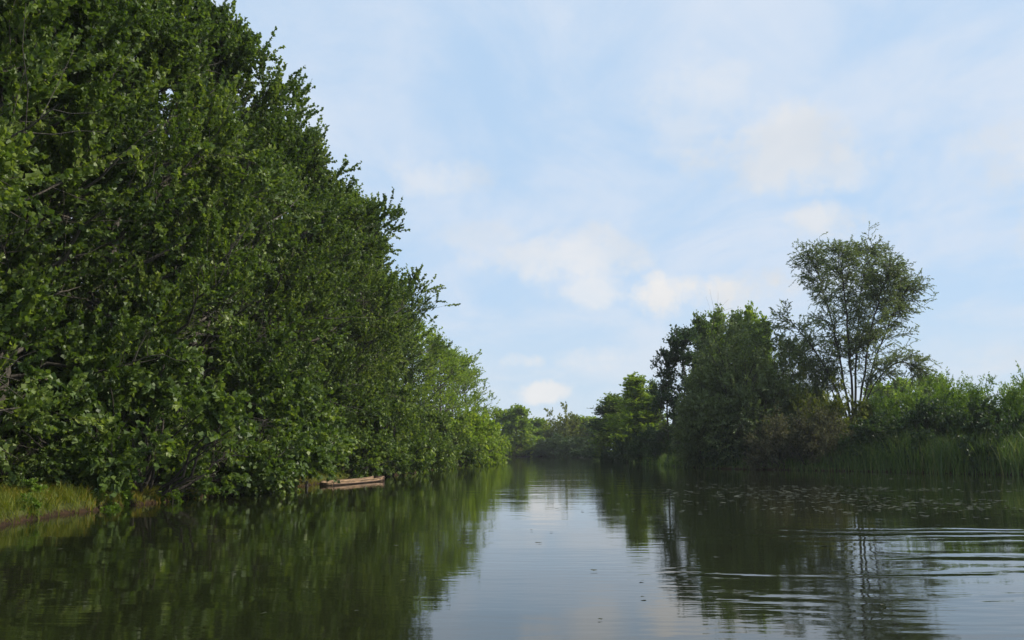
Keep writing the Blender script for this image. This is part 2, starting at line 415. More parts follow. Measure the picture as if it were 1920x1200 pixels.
# (Y, X, height, spread, mesh, turn, label)
left = [
 (19.0, -14.6, 18.5, 1.0, 1, 1.7, 'tall poplar above the bright grass bank, with a dark hollow in its crown'),
 (24.0, -14.0, 19.0, 1.0, 2, 4.2, 'tall poplar just right of the grass bank whose top leaves the frame'),
 (29.5, -13.4, 18.5, 1.0, 0, 2.2, 'poplar whose crown edge meets the top of the frame beside the sky'),
 (35.0, -13.0, 18.8, 1.0, 1, 5.3, 'poplar whose loose upright shoots stick out first below the top of the frame'),
 (41.0, -12.9, 16.6, 1.0, 2, 0.9, 'poplar above the left end of the wooden boat, a step lower than its left neighbour'),
 (47.5, -12.2, 18.4, 1.05, 0, 3.6, 'poplar behind the right end of the wooden boat with spiky top shoots'),
 (54.5, -11.3, 16.6, 1.05, 1, 2.9, 'poplar with leafy boughs reaching out to the right over the river'),
 (62.0, -12.0, 17.6, .95, 2, 5.9, 'poplar in the middle of the left row just beyond the reaching boughs'),
 (70.0, -12.3, 16.2, .95, 0, 1.2, 'dense poplar two places beyond the reaching boughs in the left row'),
 (79.0, -12.2, 15.8, .95, 1, 4.6, 'poplar before the left row turns to lighter yellow green'),
]
PS = poplar('second_row_poplar', 9, nl=54, nb=10, ns=6, nlf=14, leaf=0.2, shoot=.95, Rw=4.8, prof=wide_prof, lm='poplar_dark', low_droop=.2, thr=-9)  # leaves coloured dark so gaps in the front row look shaded
GL = 'poplars standing in a row along the left bank'
for Y, X, H, w_, k, rz, lab in left:
    h0 = (17., 16.5, 17.5)[k]
    place(PA[k], 'poplar_tree', (X, Y, gz(X, Y)-0.1), rz, (w_, w_, H/h0), lab, 'tree', GL)
for i, (X, Y, H, rz, lab) in enumerate([
        (-20.5, 27.0, 19, .4, 'poplar of the second row seen through gaps at the upper left frame edge'),
        (-20.0, 34.0, 19, 1.4, 'poplar of the second row, behind the hollow in the upper left crowns'),
        (-19.5, 42.0, 19, 2.4, 'poplar of the second row, behind the crowns that meet the top of the frame'),
        (-19.0, 51.0, 18.5, 3.4, 'poplar of the second row, behind the crown with the first loose upright shoots'),
        (-18.5, 61.0, 18, 4.4, 'poplar of the second row, behind the spiky shoots above the boat'),
        (-18.0, 73.0, 17.5, 5.4, 'poplar of the second row, behind the boughs reaching over the river')]):
    place(PS, 'poplar_tree', (X, Y, gz(X, Y)-0.1), rz, (1, 1, H/17.), lab, 'tree', 'poplars of the second row on the left bank')
leftfar = [
 (88.0, -11.7, 14.4, 1.0, 0, 0.5, 'first of the lighter green poplars toward the far end of the left row'),
 (98.0, -10.6, 13.8, 1.0, 1, 2.5, 'light green poplar with a rounded top, second of the lighter ones'),
 (109.0, -9.0, 14.0, 1.0, 0, 4.4, 'light green poplar third of the lighter ones in the left row'),
 (121.0, -7.8, 13.6, 1.0, 1, 1.0, 'light green poplar next to last in the left row'),
 (134.0, -7.0, 13.6, 1.0, 0, 3.3, 'yellow green poplar ending the left row where it meets the sky'),
]
for Y, X, H, w_, k, rz, lab in leftfar:
    place(PF[k], 'poplar_tree', (X, Y, gz(X, Y)-0.1), rz, (w_, w_, H/17.), lab, 'tree', GL)

#@@PLANTS_BEGIN
# ---- shrubs under the left row, hanging over the water
ORD = ['first', 'second', 'third', 'fourth', 'fifth', 'sixth', 'seventh', 'eighth', 'ninth', 'tenth', 'eleventh', 'twelfth', 'thirteenth', 'fourteenth', 'fifteenth', 'sixteenth']
SA = [bush('bank_shrub_a', 21, H=4.2, Rw=3.1, nst=44, nb=11, ns=6, nlf=16, leaf=0.135, lm='poplar', droop=.25, shoot=.55, thr=-.32),
      bush('bank_shrub_b', 22, H=3.6, Rw=3.3, nst=44, nb=11, ns=6, nlf=16, leaf=0.135, lm='poplar', droop=.35, shoot=.6, thr=-.32)]
SF = [bush('far_shrub', 23, H=4.0, Rw=3.2, nst=36, nb=9, ns=5, nlf=12, leaf=0.2, lm='poplar_bright', droop=.2, shoot=.7)]
SY = [26.8, 31.0, 35.0, 38.0, 43.5, 48.0, 53.5, 59.0, 65.0, 72.0, 80.0, 89.0, 99.0, 110.0, 122.0, 135.0]
rs = np.random.default_rng(5)
def left_x(Y):
    L_ = np.array(LEFT); return float(np.interp(Y, L_[:13, 1], L_[:13, 0]))
for i, Y in enumerate(SY):
    far = Y > 85
    pr = SF[0] if far else SA[i % 2]
    off = 1.2 + 0.5*rs.random() - (0.3 if far else 0) + (1.6 if 36 < Y < 45 else 0)
    X = left_x(Y)-off
    s = 1.02+0.35*rs.random()
    if far: s *= 1.1
    place(pr, 'bank_shrub', (X, Y, gz(X, Y)-0.05), rs.random()*6.28, (s, s, s*(1.0+0.25*rs.random())),
          ORD[i]+' leafy shrub from the grass bank along the left water edge'+(', lighter green' if far else ''), 'shrub', 'shrubs overhanging the left water edge')
place(SA[1], 'bank_shrub', (left_x(23.5)-2.9, 23.5, .4), 2.0, (.6, .6, .62), 'low leafy shrub overhanging the bright grass strip near the left frame edge', 'shrub', 'shrubs overhanging the left water edge')
WD = bush('weed_plant', 27, H=.75, Rw=.5, nst=16, nb=6, ns=4, nlf=9, leaf=.07, lm='bush', droop=.2, shoot=.16, thr=-9)
for i, (Y, off, s) in enumerate([(17.9, .55, .9), (18.8, 1.5, 1.3), (20.0, .5, .8), (21.6, 1.2, 1.2), (23.2, .5, 1.0), (25.0, .9, 1.2), (26.6, .45, .9)]):
    place(WD, 'weed_plant', (left_x(Y)-off, Y, gz(left_x(Y)-off, Y)-.03), i*1.9, (s, s, s), ORD[i]+' small leafy weed from the left frame edge on the grassy bank', 'plant', 'leafy weeds on the grassy left bank')
# ---- thicket behind the first trunks, shade in the gaps put into its dark leaves
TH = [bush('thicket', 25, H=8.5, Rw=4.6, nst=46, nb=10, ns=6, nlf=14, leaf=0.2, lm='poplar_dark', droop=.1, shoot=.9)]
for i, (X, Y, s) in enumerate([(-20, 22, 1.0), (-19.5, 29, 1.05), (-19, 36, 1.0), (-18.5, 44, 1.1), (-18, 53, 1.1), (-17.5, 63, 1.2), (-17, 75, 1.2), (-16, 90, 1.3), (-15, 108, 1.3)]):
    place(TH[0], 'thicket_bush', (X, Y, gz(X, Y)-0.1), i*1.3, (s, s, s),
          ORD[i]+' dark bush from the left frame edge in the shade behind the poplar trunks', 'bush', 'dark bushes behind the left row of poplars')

# ---- tall open willow on the right bank, stems drawn as they fork
def airy_willow():
    rng = np.random.default_rng(31)
    B = np.array(at(1612, 800, 76.0)); B[2] = gz(B[0], 76.0)
    def pt(px, py, dy): return np.array(at(px, py, 76.0+dy)) - B
    base = np.array([0, 0, -0.3])
    stems = [[(1597, 770, 0), (1580, 715, -.5), (1553, 665, -1), (1520, 612, -1.6), (1480, 572, -2.2)],
             [(1602, 760, 0), (1590, 690, .6), (1576, 610, 1.2), (1552, 520, 1.6), (1530, 455, 2.0)],
             [(1610, 760, 0), (1606, 680, -.6), (1600, 590, -1.2), (1590, 500, -1.5), (1590, 440, -1.6)],
             [(1616, 755, 0), (1612, 670, .8), (1618, 580, 1.6), (1628, 490, 2.2), (1636, 440, 2.6)],
             [(1622, 750, 0), (1634, 670, -.8), (1646, 590, -1.4), (1662, 520, -2.0), (1680, 480, -2.6)],
             [(1626, 745, 0), (1650, 660, .6), (1676, 590, 1.0), (1696, 545, 1.4), (1708, 520, 1.6)],
             [(1620, 775, 0), (1645, 715, -1.2), (1675, 672, -2), (1705, 662, -2.8), (1738, 682, -3.2)],
             [(1600, 780, 0), (1572, 725, 1.2), (1545, 690, 2), (1515, 655, 2.8), (1490, 640, 3.2)]]
    P = []
    for st in stems:
        q = np.array([base] + [pt(*s) for s in st])
        t = np.linspace(0, 1, len(q)); tt = np.linspace(0, 1, 15)
        c = np.stack([np.interp(tt, t, q[:, k]) for k in range(3)], 1)
        for _ in range(2): c[1:-1] = (c[:-2]+2*c[1:-1]+c[2:])/4
        c[1:] += rng.normal(size=(14, 3))*0.05
        P.append(c)
    P = np.array(P); ns = len(P)
    r0 = np.array([.11, .13, .14, .13, .12, .09, .07, .07])
    nb = 88
    i2 = np.repeat(np.arange(ns), nb); t2 = 0.34+0.66*rng.random(len(i2))**0.75
    t2 = np.where(i2 >= 6, 0.35+0.65*rng.random(len(i2)), t2)
    kb = rng.random(len(i2)) < np.array([.7, 1, 1, 1, 1, .95, .55, .5])[i2]; i2 = i2[kb]; t2 = t2[kb]
    s2, tan2 = sample(P, i2, t2)
    d2 = child_dirs(rng, tan2, 0.5+0.6*rng.random(len(i2)), 0.15)
    L2 = (1.1+2.1*rng.random(len(i2)))*(1.15-0.35*t2)*np.where(i2 >= 6, .75, 1)
    P2 = curves(rng, s2, d2, L2, np.full(len(i2), -0.12), 7, 0.05)
    i3 = np.repeat(np.arange(len(i2)), 9); t3 = 0.15+0.85*rng.random(len(i3))
    s3, tan3 = sample(P2, i3, t3)
    d3 = child_dirs(rng, tan3, 0.5+0.5*rng.random(len(i3)), 0.1)
    L3 = 0.6+0.7*rng.random(len(i3))
    S = curves(rng, s3, d3, L3, np.full(len(i3), -0.22), 5, 0.05)
    cr, tint = foliage(rng, S, 23, 0.18, 0.066, spread=0.7, up=0.2, droop=0.5)
    t = empty('willow_tree', (B[0]-.5, B[1], B[2]), 0, (1.0, .98, .93))
    tag(t, 'tall airy willow on the right bank with several bare forking stems and sky showing through', 'tree')
    for i in range(ns):
        k = 0.45 + 0.55*1
        link('stem', mesh_np('stem', *tubes(P[i:i+1], taper(1, 15, r0[i], 0.03), 8), M['dark_bark'], smooth=True), t)
    link('branches', mesh_np('willow_branches', *merge([tubes(P2, taper(len(i2), 7, .028, .010), 4), tubes(S, taper(len(S), 5, .009, .005), 3)]), M['dark_bark'], smooth=True), t)
    link('crown', mesh_np('willow_crown', cr[0], cr[1], M['willow_grey'], tint=tint), t)
airy_willow()

# ---- dense willows, right bank
W1 = bush('dense_willow', 41, H=12., Rw=5.0, nst=120, nb=14, ns=8, nlf=12, leaf=0.25, wide=.34, lm='willow', droop=.25, shoot=.9, arch=-.10)
def put(parts, kind, px, py, Y, H0, wid, rz, label, cat, group=None, zp=None):
    """stand a plant so that its tip reaches the height seen in the photograph at distance Y"""
    X, _, zt = at(px, py, Y); z0 = gz(X, Y)
    me = parts[-1][1]; co = np.empty(len(me.vertices)*3, np.float32); me.vertices.foreach_get('co', co)
    k = (zt-z0+0.1)/float(np.percentile(co[2::3], 99.9 if zp is None else zp))
    return place(parts, kind, (X, Y, z0-0.1), rz, (wid, wid, k), label, cat, group)
put(W1, 'willow_tree', 1394, 612, 77, 12., 1.12, .4, 'broad dense dark willow with a rounded top left of the airy willow', 'tree', zp=99.5)
put(W1, 'willow_tree', 1335, 672, 79, 12., .72, 2.4, 'lower dark willow forming the left shoulder of the willow clump', 'tree', zp=99.5)
put(W1, 'willow_tree', 1470, 655, 80, 12., .85, 4.1, 'dark willow on the right side of the clump, touching the airy willow', 'tree', zp=99.5)
# ---- poplars behind the willows
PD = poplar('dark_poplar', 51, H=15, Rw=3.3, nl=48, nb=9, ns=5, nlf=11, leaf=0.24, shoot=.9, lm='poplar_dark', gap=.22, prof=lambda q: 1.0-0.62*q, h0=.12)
PL = [poplar('light_poplar', 52, H=15, Rw=3.2, nl=46, nb=9, ns=5, nlf=12, leaf=0.24, shoot=1.0, lm='poplar_bright', prof=lambda q: 1.05-0.82*q, limb_up=.9, h0=.05, thr=-9),
      poplar('mid_poplar', 53, H=15, Rw=3.2, nl=46, nb=9, ns=5, nlf=12, leaf=0.24, shoot=1.0, lm='poplar', prof=lambda q: 1.05-0.78*q, limb_up=.9, h0=.05, thr=-9)]
GR = 'poplars behind the right bank willows'
put(PD, 'poplar_tree', 1283, 612, 95, 15, .95, .3, 'dark poplar with sky gaps left of the dense willow', 'tree', GR)
put(PD, 'poplar_tree', 1252, 652, 97, 15, .70, 2.0, 'thin dark poplar at the far left edge of the willow clump, seen against sky', 'tree', GR)
put(PL[1], 'poplar_tree', 1317, 588, 103, 15, .85, 1.0, 'green poplar top rising between the dark poplar and the light one', 'tree', GR)
put(PL[0], 'poplar_tree', 1347, 578, 105, 15, .85, 3.0, 'light green poplar top above the left shoulder of the willow clump', 'tree', GR)
put(PL[1], 'poplar_tree', 1376, 582, 108, 15, .80, 5.0, 'poplar top directly above the broad dense willow, left of the tallest tip', 'tree', GR)
put(PL[0], 'poplar_tree', 1403, 572, 106, 15, .85, 1.9, 'light poplar with the highest tip behind the broad dense willow', 'tree', GR)
put(PL[0], 'poplar_tree', 1432, 592, 104, 15, .85, 4.0, 'light poplar top on the right behind the willow clump, below a white cloud', 'tree', GR)
put(PL[1], 'poplar_tree', 1226, 712, 138, 15, .55, 2.2, 'small poplar tip between the bright poplar group and the dark gappy poplar', 'tree', GR)
# ---- poplars at the point beyond; shaded left and lit right put into leaf colours
GP = 'poplars on the point in the middle distance'
put(PL[1], 'poplar_tree', 1150, 738, 128, 15, 1.35, .2, 'dark sided poplar on the left of the small group at the river bend', 'tree', GP)
put(PL[0], 'poplar_tree', 1184, 702, 121, 15, 1.3, 1.2, 'bright pointed poplar, tallest of the small group at the river bend', 'tree', GP)
put(PL[0], 'poplar_tree', 1222, 742, 119, 15, 1.25, 2.9, 'bright yellow green poplar on the right of the small group at the bend', 'tree', GP)
put(PD, 'poplar_tree', 1131, 762, 131, 15, 1.0, 4.0, 'small dark poplar at the left foot of the group at the river bend', 'tree', GP)
# ---- low bushes along the right waterline
BG = [bush('green_bush_a', 61, H=6.5, Rw=4.2, nst=56, nb=11, ns=6, nlf=13, leaf=0.19, wide=.42, lm='bush', droop=.05, shoot=.8, up=.6),
      bush('green_bush_b', 62, H=6.5, Rw=4.4, nst=52, nb=11, ns=6, nlf=13, leaf=0.18, wide=.38, lm='bush', droop=.1, shoot=.9, up=.7)]
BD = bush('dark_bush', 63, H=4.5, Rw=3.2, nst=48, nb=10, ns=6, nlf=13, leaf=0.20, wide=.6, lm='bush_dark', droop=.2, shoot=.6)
BO = bush('olive_bush', 64, H=6.0, Rw=4.0, nst=46, nb=10, ns=6, nlf=12, leaf=0.28, wide=.6, lm='bush_olive', droop=.1, shoot=.9)
BB = bush('brown_bush', 65, H=4.5, Rw=3.0, nst=44, nb=10, ns=6, nlf=11, leaf=0.15, wide=.5, lm='brown_bush', droop=.3, shoot=.6)
GB = 'low bushes along the right water edge'
for px, py, Y, wd, rz, lab in [
        (1140, 838, 122, .42, .2, 'small bush standing out in the water below the poplar group at the bend'),
        (1180, 806, 118, .85, 1.2, 'dark low bush under the bright pointed poplar at the bend'),
        (1215, 800, 108, .85, 2.2, 'dark low bush in the gap right of the poplar group at the bend'),
        (1252, 792, 98, .85, 3.2, 'dark low bush at the foot of the gappy dark poplar'),
        (1290, 780, 88, .85, 4.2, 'dark low bush at the left foot of the dense willow clump'),
        (1335, 770, 78.5, .9, 5.2, 'dark low bush at the water under the left shoulder of the willow clump'),
        (1385, 765, 75, .95, .9, 'dark low bush at the water under the middle of the dense willow'),
        (1640, 770, 66, .9, 1.9, 'dark bush right of the airy willow stems, behind the first reeds'),
        (1735, 745, 63, 1.0, 2.9, 'dark shaded bush below the bright shrubs in the middle of the right bank'),  # shaded lower side of the hedge put into dark leaf colour, also next bush
        (1850, 745, 58.5, .95, 3.9, 'dark shaded bush between bright shrubs and reeds near the right frame edge')]:
    put(BD, 'low_bush', px, py, Y, 4.5, wd, rz, lab, 'bush', GB)
for px, py, Y, wd, rz, lab in [
        (1455, 762, 70.5, .9, .5, 'brownish shrub at the water edge, left of two, in the willow shade'),
        (1530, 745, 68.5, 1.05, 2.5, 'brownish twiggy shrub at the water edge, right of two, below the airy willow')]:
    put(BB, 'brown_shrub', px, py, Y, 4.5, wd, rz, lab, 'shrub', 'brownish shrubs at the water edge')
for px, py, Y, wd, rz, lab in [
        (1500, 690, 75, .85, 1.5, 'olive bush filling the gap between dense willow and airy willow'),
        (1575, 712, 73, .85, 3.5, 'olive bush around the foot of the airy willow stems')]:
    put(BO, 'olive_bush', px, py, Y, 6.0, wd, rz, lab, 'bush', 'olive bushes at the airy willow foot')
GS = 'bright green shrubs on top of the right bank'
for i, (px, py, Y, wd, rz, lab) in enumerate([
        (1672, 722, 72, .85, .3, 'bright green shrub just right of the airy willow stems'),
        (1735, 706, 71, .95, 1.4, 'bright green shrub under the drooping right boughs of the airy willow'),
        (1795, 703, 69, .95, 2.6, 'bright green shrub in the middle of the right hedge, with an even flat top'),
        (1850, 704, 67, .9, 3.9, 'bright green shrub next to the last in the right hedge'),
        (1905, 698, 65, .9, 5.2, 'bright green shrub with tall shoots at the right frame edge'),
        (1975, 700, 62, 1.0, 6.0, 'bright green shrub cut off by the right frame edge')]):
    put(BG[i % 2], 'green_shrub', px, py, Y, 6.5, wd, rz, lab, 'shrub', GS)
# ---- far wood beyond the bend
GF = 'trees on the far bank at the end of the river'
PFx = poplar('far_bank_tree', 71, H=11, Rw=3.4, nl=34, nb=7, ns=4, nlf=9, leaf=0.42, shoot=1.1, lm='poplar_bright', prof=lambda q: 1.05-0.6*q, thr=-9)
for i, (px, py, Y, wd, kind, lab) in enumerate([
        (941, 772, 205, 1.0, 0, 'green tree at the far bank touching the end of the left poplar row'),
        (968, 766, 204, 1.1, 0, 'pointed green tree at the far bank, highest at the left end of the far wood'),
        (1000, 788, 218, 1.1, 0, 'rounded tree right of the pointed one in the far wood'),
        (1030, 784, 222, 1.2, 1, 'olive tree in the middle of the far wood, left of the pale one'),
        (1064, 776, 220, 1.3, 1, 'pale olive tree, broadest and highest in the middle of the far wood'),
        (1098, 784, 219, 1.2, 0, 'green tree at the right end of the far wood beside the bend poplars'),
        (1128, 790, 215, 1.1, 0, 'tree of the far wood half hidden by the dark poplar at the bend')]):
    if kind == 0: put(PFx, 'distant_tree', px, py, Y, 11, wd*1.25, i*1.1, lab, 'tree', GF, zp=98)
    else: put(BO, 'distant_tree', px, py, Y, 6.0, wd*1.5, i*1.1, lab, 'tree', GF, zp=99.5)
for i, (px, py, Y, wd, kind, lab) in enumerate([
        (950, 822, 206, 1.1, BO, 'low olive bush at the far water edge below the left end of the far wood'),
        (985, 818, 207, 1.2, BG[0], 'low green bush at the far water edge under the gap in the far wood'),
        (1018, 826, 204, 1.4, BD, 'low dark bush at the far water edge, left of the middle'),
        (1050, 816, 199, 1.6, BD, 'low dark bush at the far water edge in the middle'),
        (1082, 822, 189, 1.6, BD, 'low dark bush at the far water edge right of the middle'),
        (1112, 832, 175, 1.4, BD, 'low dark bush where the far bank meets the river bend')]):
    H0 = 6.0 if kind is BO else (6.5 if kind is BG[0] else 4.5)
    put(kind, 'low_bush', px, py, Y, H0, wd, i*1.7, lab, 'bush', 'low bushes at the far water edge', zp=99.5)
for i, (px, py, Y, wd, lab) in enumerate([
        (1690, 708, 165, 1.3, 'grey green distant tree seen left under the drooping willow boughs'),
        (1745, 702, 170, 1.3, 'grey green distant tree seen just above the hedge right of the airy willow'),
        (1650, 716, 160, 1.2, 'distant tree seen between the airy willow stems and the hedge')]):
    put(PFx, 'distant_tree', px, py, Y, 11, wd, i*2.1, lab, 'tree', 'distant trees behind the right hedge')

# ---- grass and reeds
def blades(rng, x, y, h, w, bend, k=4):
    n = len(x); z = ground_z(x, y)
    base = np.stack([x, y, z-0.03], 1); t = np.linspace(0, 1, k)
    az = rng.random(n)*2*math.pi; dirv = np.stack([np.cos(az), np.sin(az), np.zeros(n)], 1)
    P = base[:, None] + np.array([0, 0, 1.])*(h[:, None]*t)[..., None]*(1-0.25*bend[:, None, None]*t[None, :, None]) + dirv[:, None]*(h*bend)[:, None, None]*(t**2)[None, :, None]
    saz = rng.random(n)*2*math.pi; sd_ = np.stack([np.cos(saz), np.sin(saz), np.zeros(n)], 1)
    ww = (w[:, None]*(1-t**1.5)[None]*0.5+0.0008)[..., None]
    V = np.stack([P-sd_[:, None]*ww, P+sd_[:, None]*ww], 2)
    idx = np.arange(n*k*2).reshape(n, k, 2)
    F = np.stack([idx[:, :-1, 0], idx[:, :-1, 1], idx[:, 1:, 1], idx[:, 1:, 0]], -1).reshape(-1, 4)
    return V.reshape(-1, 3), F, np.repeat(np.clip(.45+.22*rng.normal(size=n), 0, 1), k-1)
rb = np.random.default_rng(77)
n = 80000
yy = 12+34*rb.random(n)**1.3; xx = np.interp(yy, np.array(LEFT)[:13, 1], np.array(LEFT)[:13, 0]) - 4.5*rb.random(n)**1.6 + 0.5
dd = sdist(xx, yy); cl = wob(xx*2.3, yy*2.3)
ok = (ground_z(xx, yy) > -0.02) & (cl > -0.9 - 0.4*rb.random(n)); xx, yy, cl = xx[ok], yy[ok], cl[ok]
Vg, Fg, tg = blades(rb, xx, yy, (0.08+0.22*rb.random(len(xx)))*np.clip(1.5-(yy-14)/22,.6,1.3)*(1+0.6*np.clip(cl, 0, 1)), 0.008+0.010*rb.random(len(xx)), 0.2+0.6*rb.random(len(xx)))
tg = np.clip(tg + 0.35*np.repeat(wob(xx*1.7+4, yy*1.7), 3), 0, 1)
gr = link('bank_grass', mesh_np('bank_grass', Vg, Fg, M['grass'], tint=tg)); tag(gr, 'yellow green grass on the left bank edge', 'grass', kind='stuff')
n = 42000
s = rb.random(n)**.9
Rr = np.array([(14.4, 150), (15.0, 131), (16.0, 105), (15.6, 84), (17.5, 74), (24.8, 65), (31.2, 54.5), (40.2, 47), (50, 39)])
seg = np.concatenate([[0], np.cumsum(np.hypot(*np.diff(Rr, axis=0).T))]); q = (0.0+1.0*s)*seg[-1]
xx = np.interp(q, seg, Rr[:, 0]); yy = np.interp(q, seg, Rr[:, 1])
off = 4.6*rb.random(n)**1.1 - 0.7
xx = xx + off*0.62 + rb.normal(size=n)*.2; yy = yy + off*0.78 + rb.normal(size=n)*.2
cl = wob(xx*1.3+9, yy*1.3); ok = (cl > -0.45-0.3*rb.random(n)) & (sdist(xx, yy) > -0.9); xx, yy, cl = xx[ok], yy[ok], cl[ok]
hh = (1.3+1.1*rb.random(len(xx)))*(1+.35*np.clip(cl, -1, 1))*np.clip((xx-19)/8, .45, 1)
Vg, Fg, tg = blades(rb, xx, yy, hh, 0.035+0.03*rb.random(len(xx)), 0.08+0.55*rb.random(len(xx))**1.5, 5)
rd = link('reeds', mesh_np('reeds', Vg, Fg, M['reed'], tint=tg)); tag(rd, 'tall green reeds and rank grass along the right water edge', 'reeds', kind='stuff')

n = 2000
yy = 2494/np.clip(76+20*rb.normal(size=n), 44, 150); xx = (0.43+0.13*rb.normal(size=n))*yy
cl = wob(xx*.40+3, yy*.55+5) + .5*wob(xx*1.5, yy*1.9+2)
ok = (cl > -0.20+0.45*rb.random(n)) & (sdist(xx, yy) < -0.3); xx, yy = xx[ok], yy[ok]
ye = 8+30*rb.random(36)**1.3; xe = (-.55+1.1*rb.random(36))*ye; oe = sdist(xe, ye) < -.3; xx = np.concatenate([xx, xe[oe]]); yy = np.concatenate([yy, ye[oe]]); n = len(xx)
c3 = np.stack([xx, yy, np.full(n, .012)+.012*rb.random(n)], 1); az = rb.random(n)*6.28; r_ = (0.03+.06*rb.random(n))*np.clip(yy/30, .3, 1)
k5 = np.arange(5)*2*math.pi/5
Vw = (c3[:, None] + np.stack([np.cos(az[:, None]+k5)*r_[:, None]*1.5, np.sin(az[:, None]+k5)*r_[:, None], rb.normal(size=(n, 5))*.004], -1)).reshape(-1, 3)
fw = link('floating_weed', mesh_np('floating_weed', Vw, np.arange(n*5).reshape(n, 5), M['weed'], tint=rb.random(n))); tag(fw, 'scattered floating leaves on the water near the right bank', 'water weed', kind='stuff')

# ---- low wooden boat lying along the left bank
def punt():
    A = np.array(at(612, 911, 38.5)); B_ = np.array(at(709, 902, 44.5)); A[2] = B_[2] = 0
    ax = B_-A; Ln = np.linalg.norm(ax); rz = math.atan2(ax[1], ax[0])
    t = empty('wooden_boat', tuple((A+B_)/2), rz)
    tag(t, 'long low tan wooden boat lying in the water along the left bank', 'boat')
    wood = noise_mat('weathered_wood', (0.11, 0.068, 0.036), (0.34, 0.215, 0.115), 5, .8, .4, (.4, 4, 4))
    dark = noise_mat('tarred_wood', (0.05, 0.028, 0.018), (0.11, 0.062, 0.04), 7, .8, .4, (.4, 4, 4))
    n = 17; u = np.linspace(-1, 1, n); half = Ln/2
    wid = 0.42*(1-np.abs(u)**5*0.35); top = 0.13+0.02*u**2+0.05*np.clip(u, 0, 1)**6; bot = -0.12+0.10*np.abs(u)**4
    prof = []
    for k in range(n):
        x = u[k]*half; wk = wid[k]
        prof.append([(x, -wk, top[k]), (x, -wk*.82, bot[k]), (x, wk*.82, bot[k]), (x, wk, top[k]), (x, wk-.035, top[k]), (x, wk*.80-.03, bot[k]+.04), (x, -wk*.80+.03, bot[k]+.04), (x, -wk+.035, top[k])])
    P = np.array(prof); m = 8; idx = np.arange(n*m).reshape(n, m)
    F = np.stack([idx[:-1], np.roll(idx, -1, 1)[:-1], np.roll(idx, -1, 1)[1:], idx[1:]], -1).reshape(-1, 4)
    caps = []
    for r in (idx[0], idx[-1]): caps += [[r[0], r[1], r[6], r[7]], [r[1], r[2], r[5], r[6]], [r[2], r[3], r[4], r[5]]]
    link('hull', mesh_np('boat_hull', P.reshape(-1, 3), np.concatenate([F, np.array(caps)]), wood), t)
    def bx(name, c, s_, mat):
        c = np.array(c); s_ = np.array(s_)/2
        v = np.array([[i, j, k] for i in (-1, 1) for j in (-1, 1) for k in (-1, 1)])*s_+c
        f = np.array([[0, 1, 3, 2], [4, 6, 7, 5], [0, 4, 5, 1], [2, 3, 7, 6], [0, 2, 6, 4], [1, 5, 7, 3]])
        return link(name, mesh_np(name, v, f, mat), t)
    for sgn in (-1, 1):
        q = np.stack([u*half, sgn*(wid+.012), top-0.09], 1)[None]
        link('rubbing_strake', mesh_np('strake', *tubes(q, np.full((1, n), .022), 5), dark), t)
        q = np.stack([u*half, sgn*(wid-.015), top+0.012], 1)[None]
        link('gunwale', mesh_np('gunwale', *tubes(q, np.full((1, n), .03), 5), wood), t)
    for x in (-half*.5, 0.1, half*.55): bx('thwart', (x, 0, .09), (.22, .70, .03), wood)
    bx('transom', (half+.02, 0, .08), (.06, .62, .32), dark)
    bx('transom', (-half-.02, 0, .05), (.05, .58, .16), wood)
punt()
def post(x, y, h, r, label):
    t = None
    rng = np.random.default_rng(int(x*100) & 255)
    q = np.array([[[0, 0, -0.9], [0.01, 0, -.2], [0.02, .01, .1], [.02, 0.01, h-.02], [.02, 0.01, h]]])
    V_, F_ = tubes(q, np.array([[r, r, r*.97, r*.95, r*.4]]), 9)
    o = link('mooring_post', mesh_np('mooring_post', V_, F_, M['dark_bark'])); o.location = (x, y, 0)
    tag(o, label, 'post')
pp = at(574, 914, 36.6); post(pp[0], pp[1], .26, .06, 'short dark wooden post at the water edge left of the wooden boat')

# ---- pale scraps seen at the water edge
def stone(name, loc, r, mat, label, cat, seed, flat=.6):
    rng = np.random.default_rng(seed)
    import bmesh
    bm = bmesh.new(); bmesh.ops.create_icosphere(bm, subdivisions=3, radius=r)
    ph = rng.random((5, 3))*6
    for v in bm.verts:
        c = v.co.normalized(); k = 1
        for p_ in ph: k += .07*math.sin(3*(c.x*p_[0]/2+c.y*p_[1]/2+c.z*p_[2]/2)+p_[0])
        v.co = c*r*k; v.co.z *= flat
    me = bpy.data.meshes.new(name); bm.to_mesh(me); bm.free()
    for p_ in me.polygons: p_.use_smooth = True
    me.materials.append(mat); o = bpy.data.objects.new(name, me); C.objects.link(o); o.location = loc
    tag(o, label, cat)
stm = noise_mat('pale_stone', (.12, .10, .08), (.32, .28, .22), 9, .9, .5)
x_, y_, z_ = at(124, 963, 21.3); stone('stone', (left_x(21.3)-.75, 21.3, gz(left_x(21.3)-.75, 21.3)+.03), .10, stm, 'pale stone at the foot of the grassy left bank', 'stone', 3, .45)
#@@PLANTS_END

# ---- air
def haze():
    x0, x1, y0, y1, z0, z1 = -420, 420, -60, 420, -3.5, 34
    v = np.array([[i, j, k] for i in (x0, x1) for j in (y0, y1) for k in (z0, z1)], float)
    f = np.array([[0, 1, 3, 2], [4, 6, 7, 5], [0, 4, 5, 1], [2, 3, 7, 6], [0, 2, 6, 4], [1, 5, 7, 3]])
    m, nt, N, L = new_mat('river_haze'); p = N.new('ShaderNodeVolumePrincipled'); p.inputs['Density'].default_value = 0.00022
    p.inputs['Color'].default_value = (.9, .94, 1, 1); o = N.new('ShaderNodeOutputMaterial'); L.new(p.outputs[0], o.inputs['Volume'])
    h = link('haze', mesh_np('haze', v, f, m)); tag(h, 'thin pale haze in the air over the river', 'haze', kind='stuff')
haze()

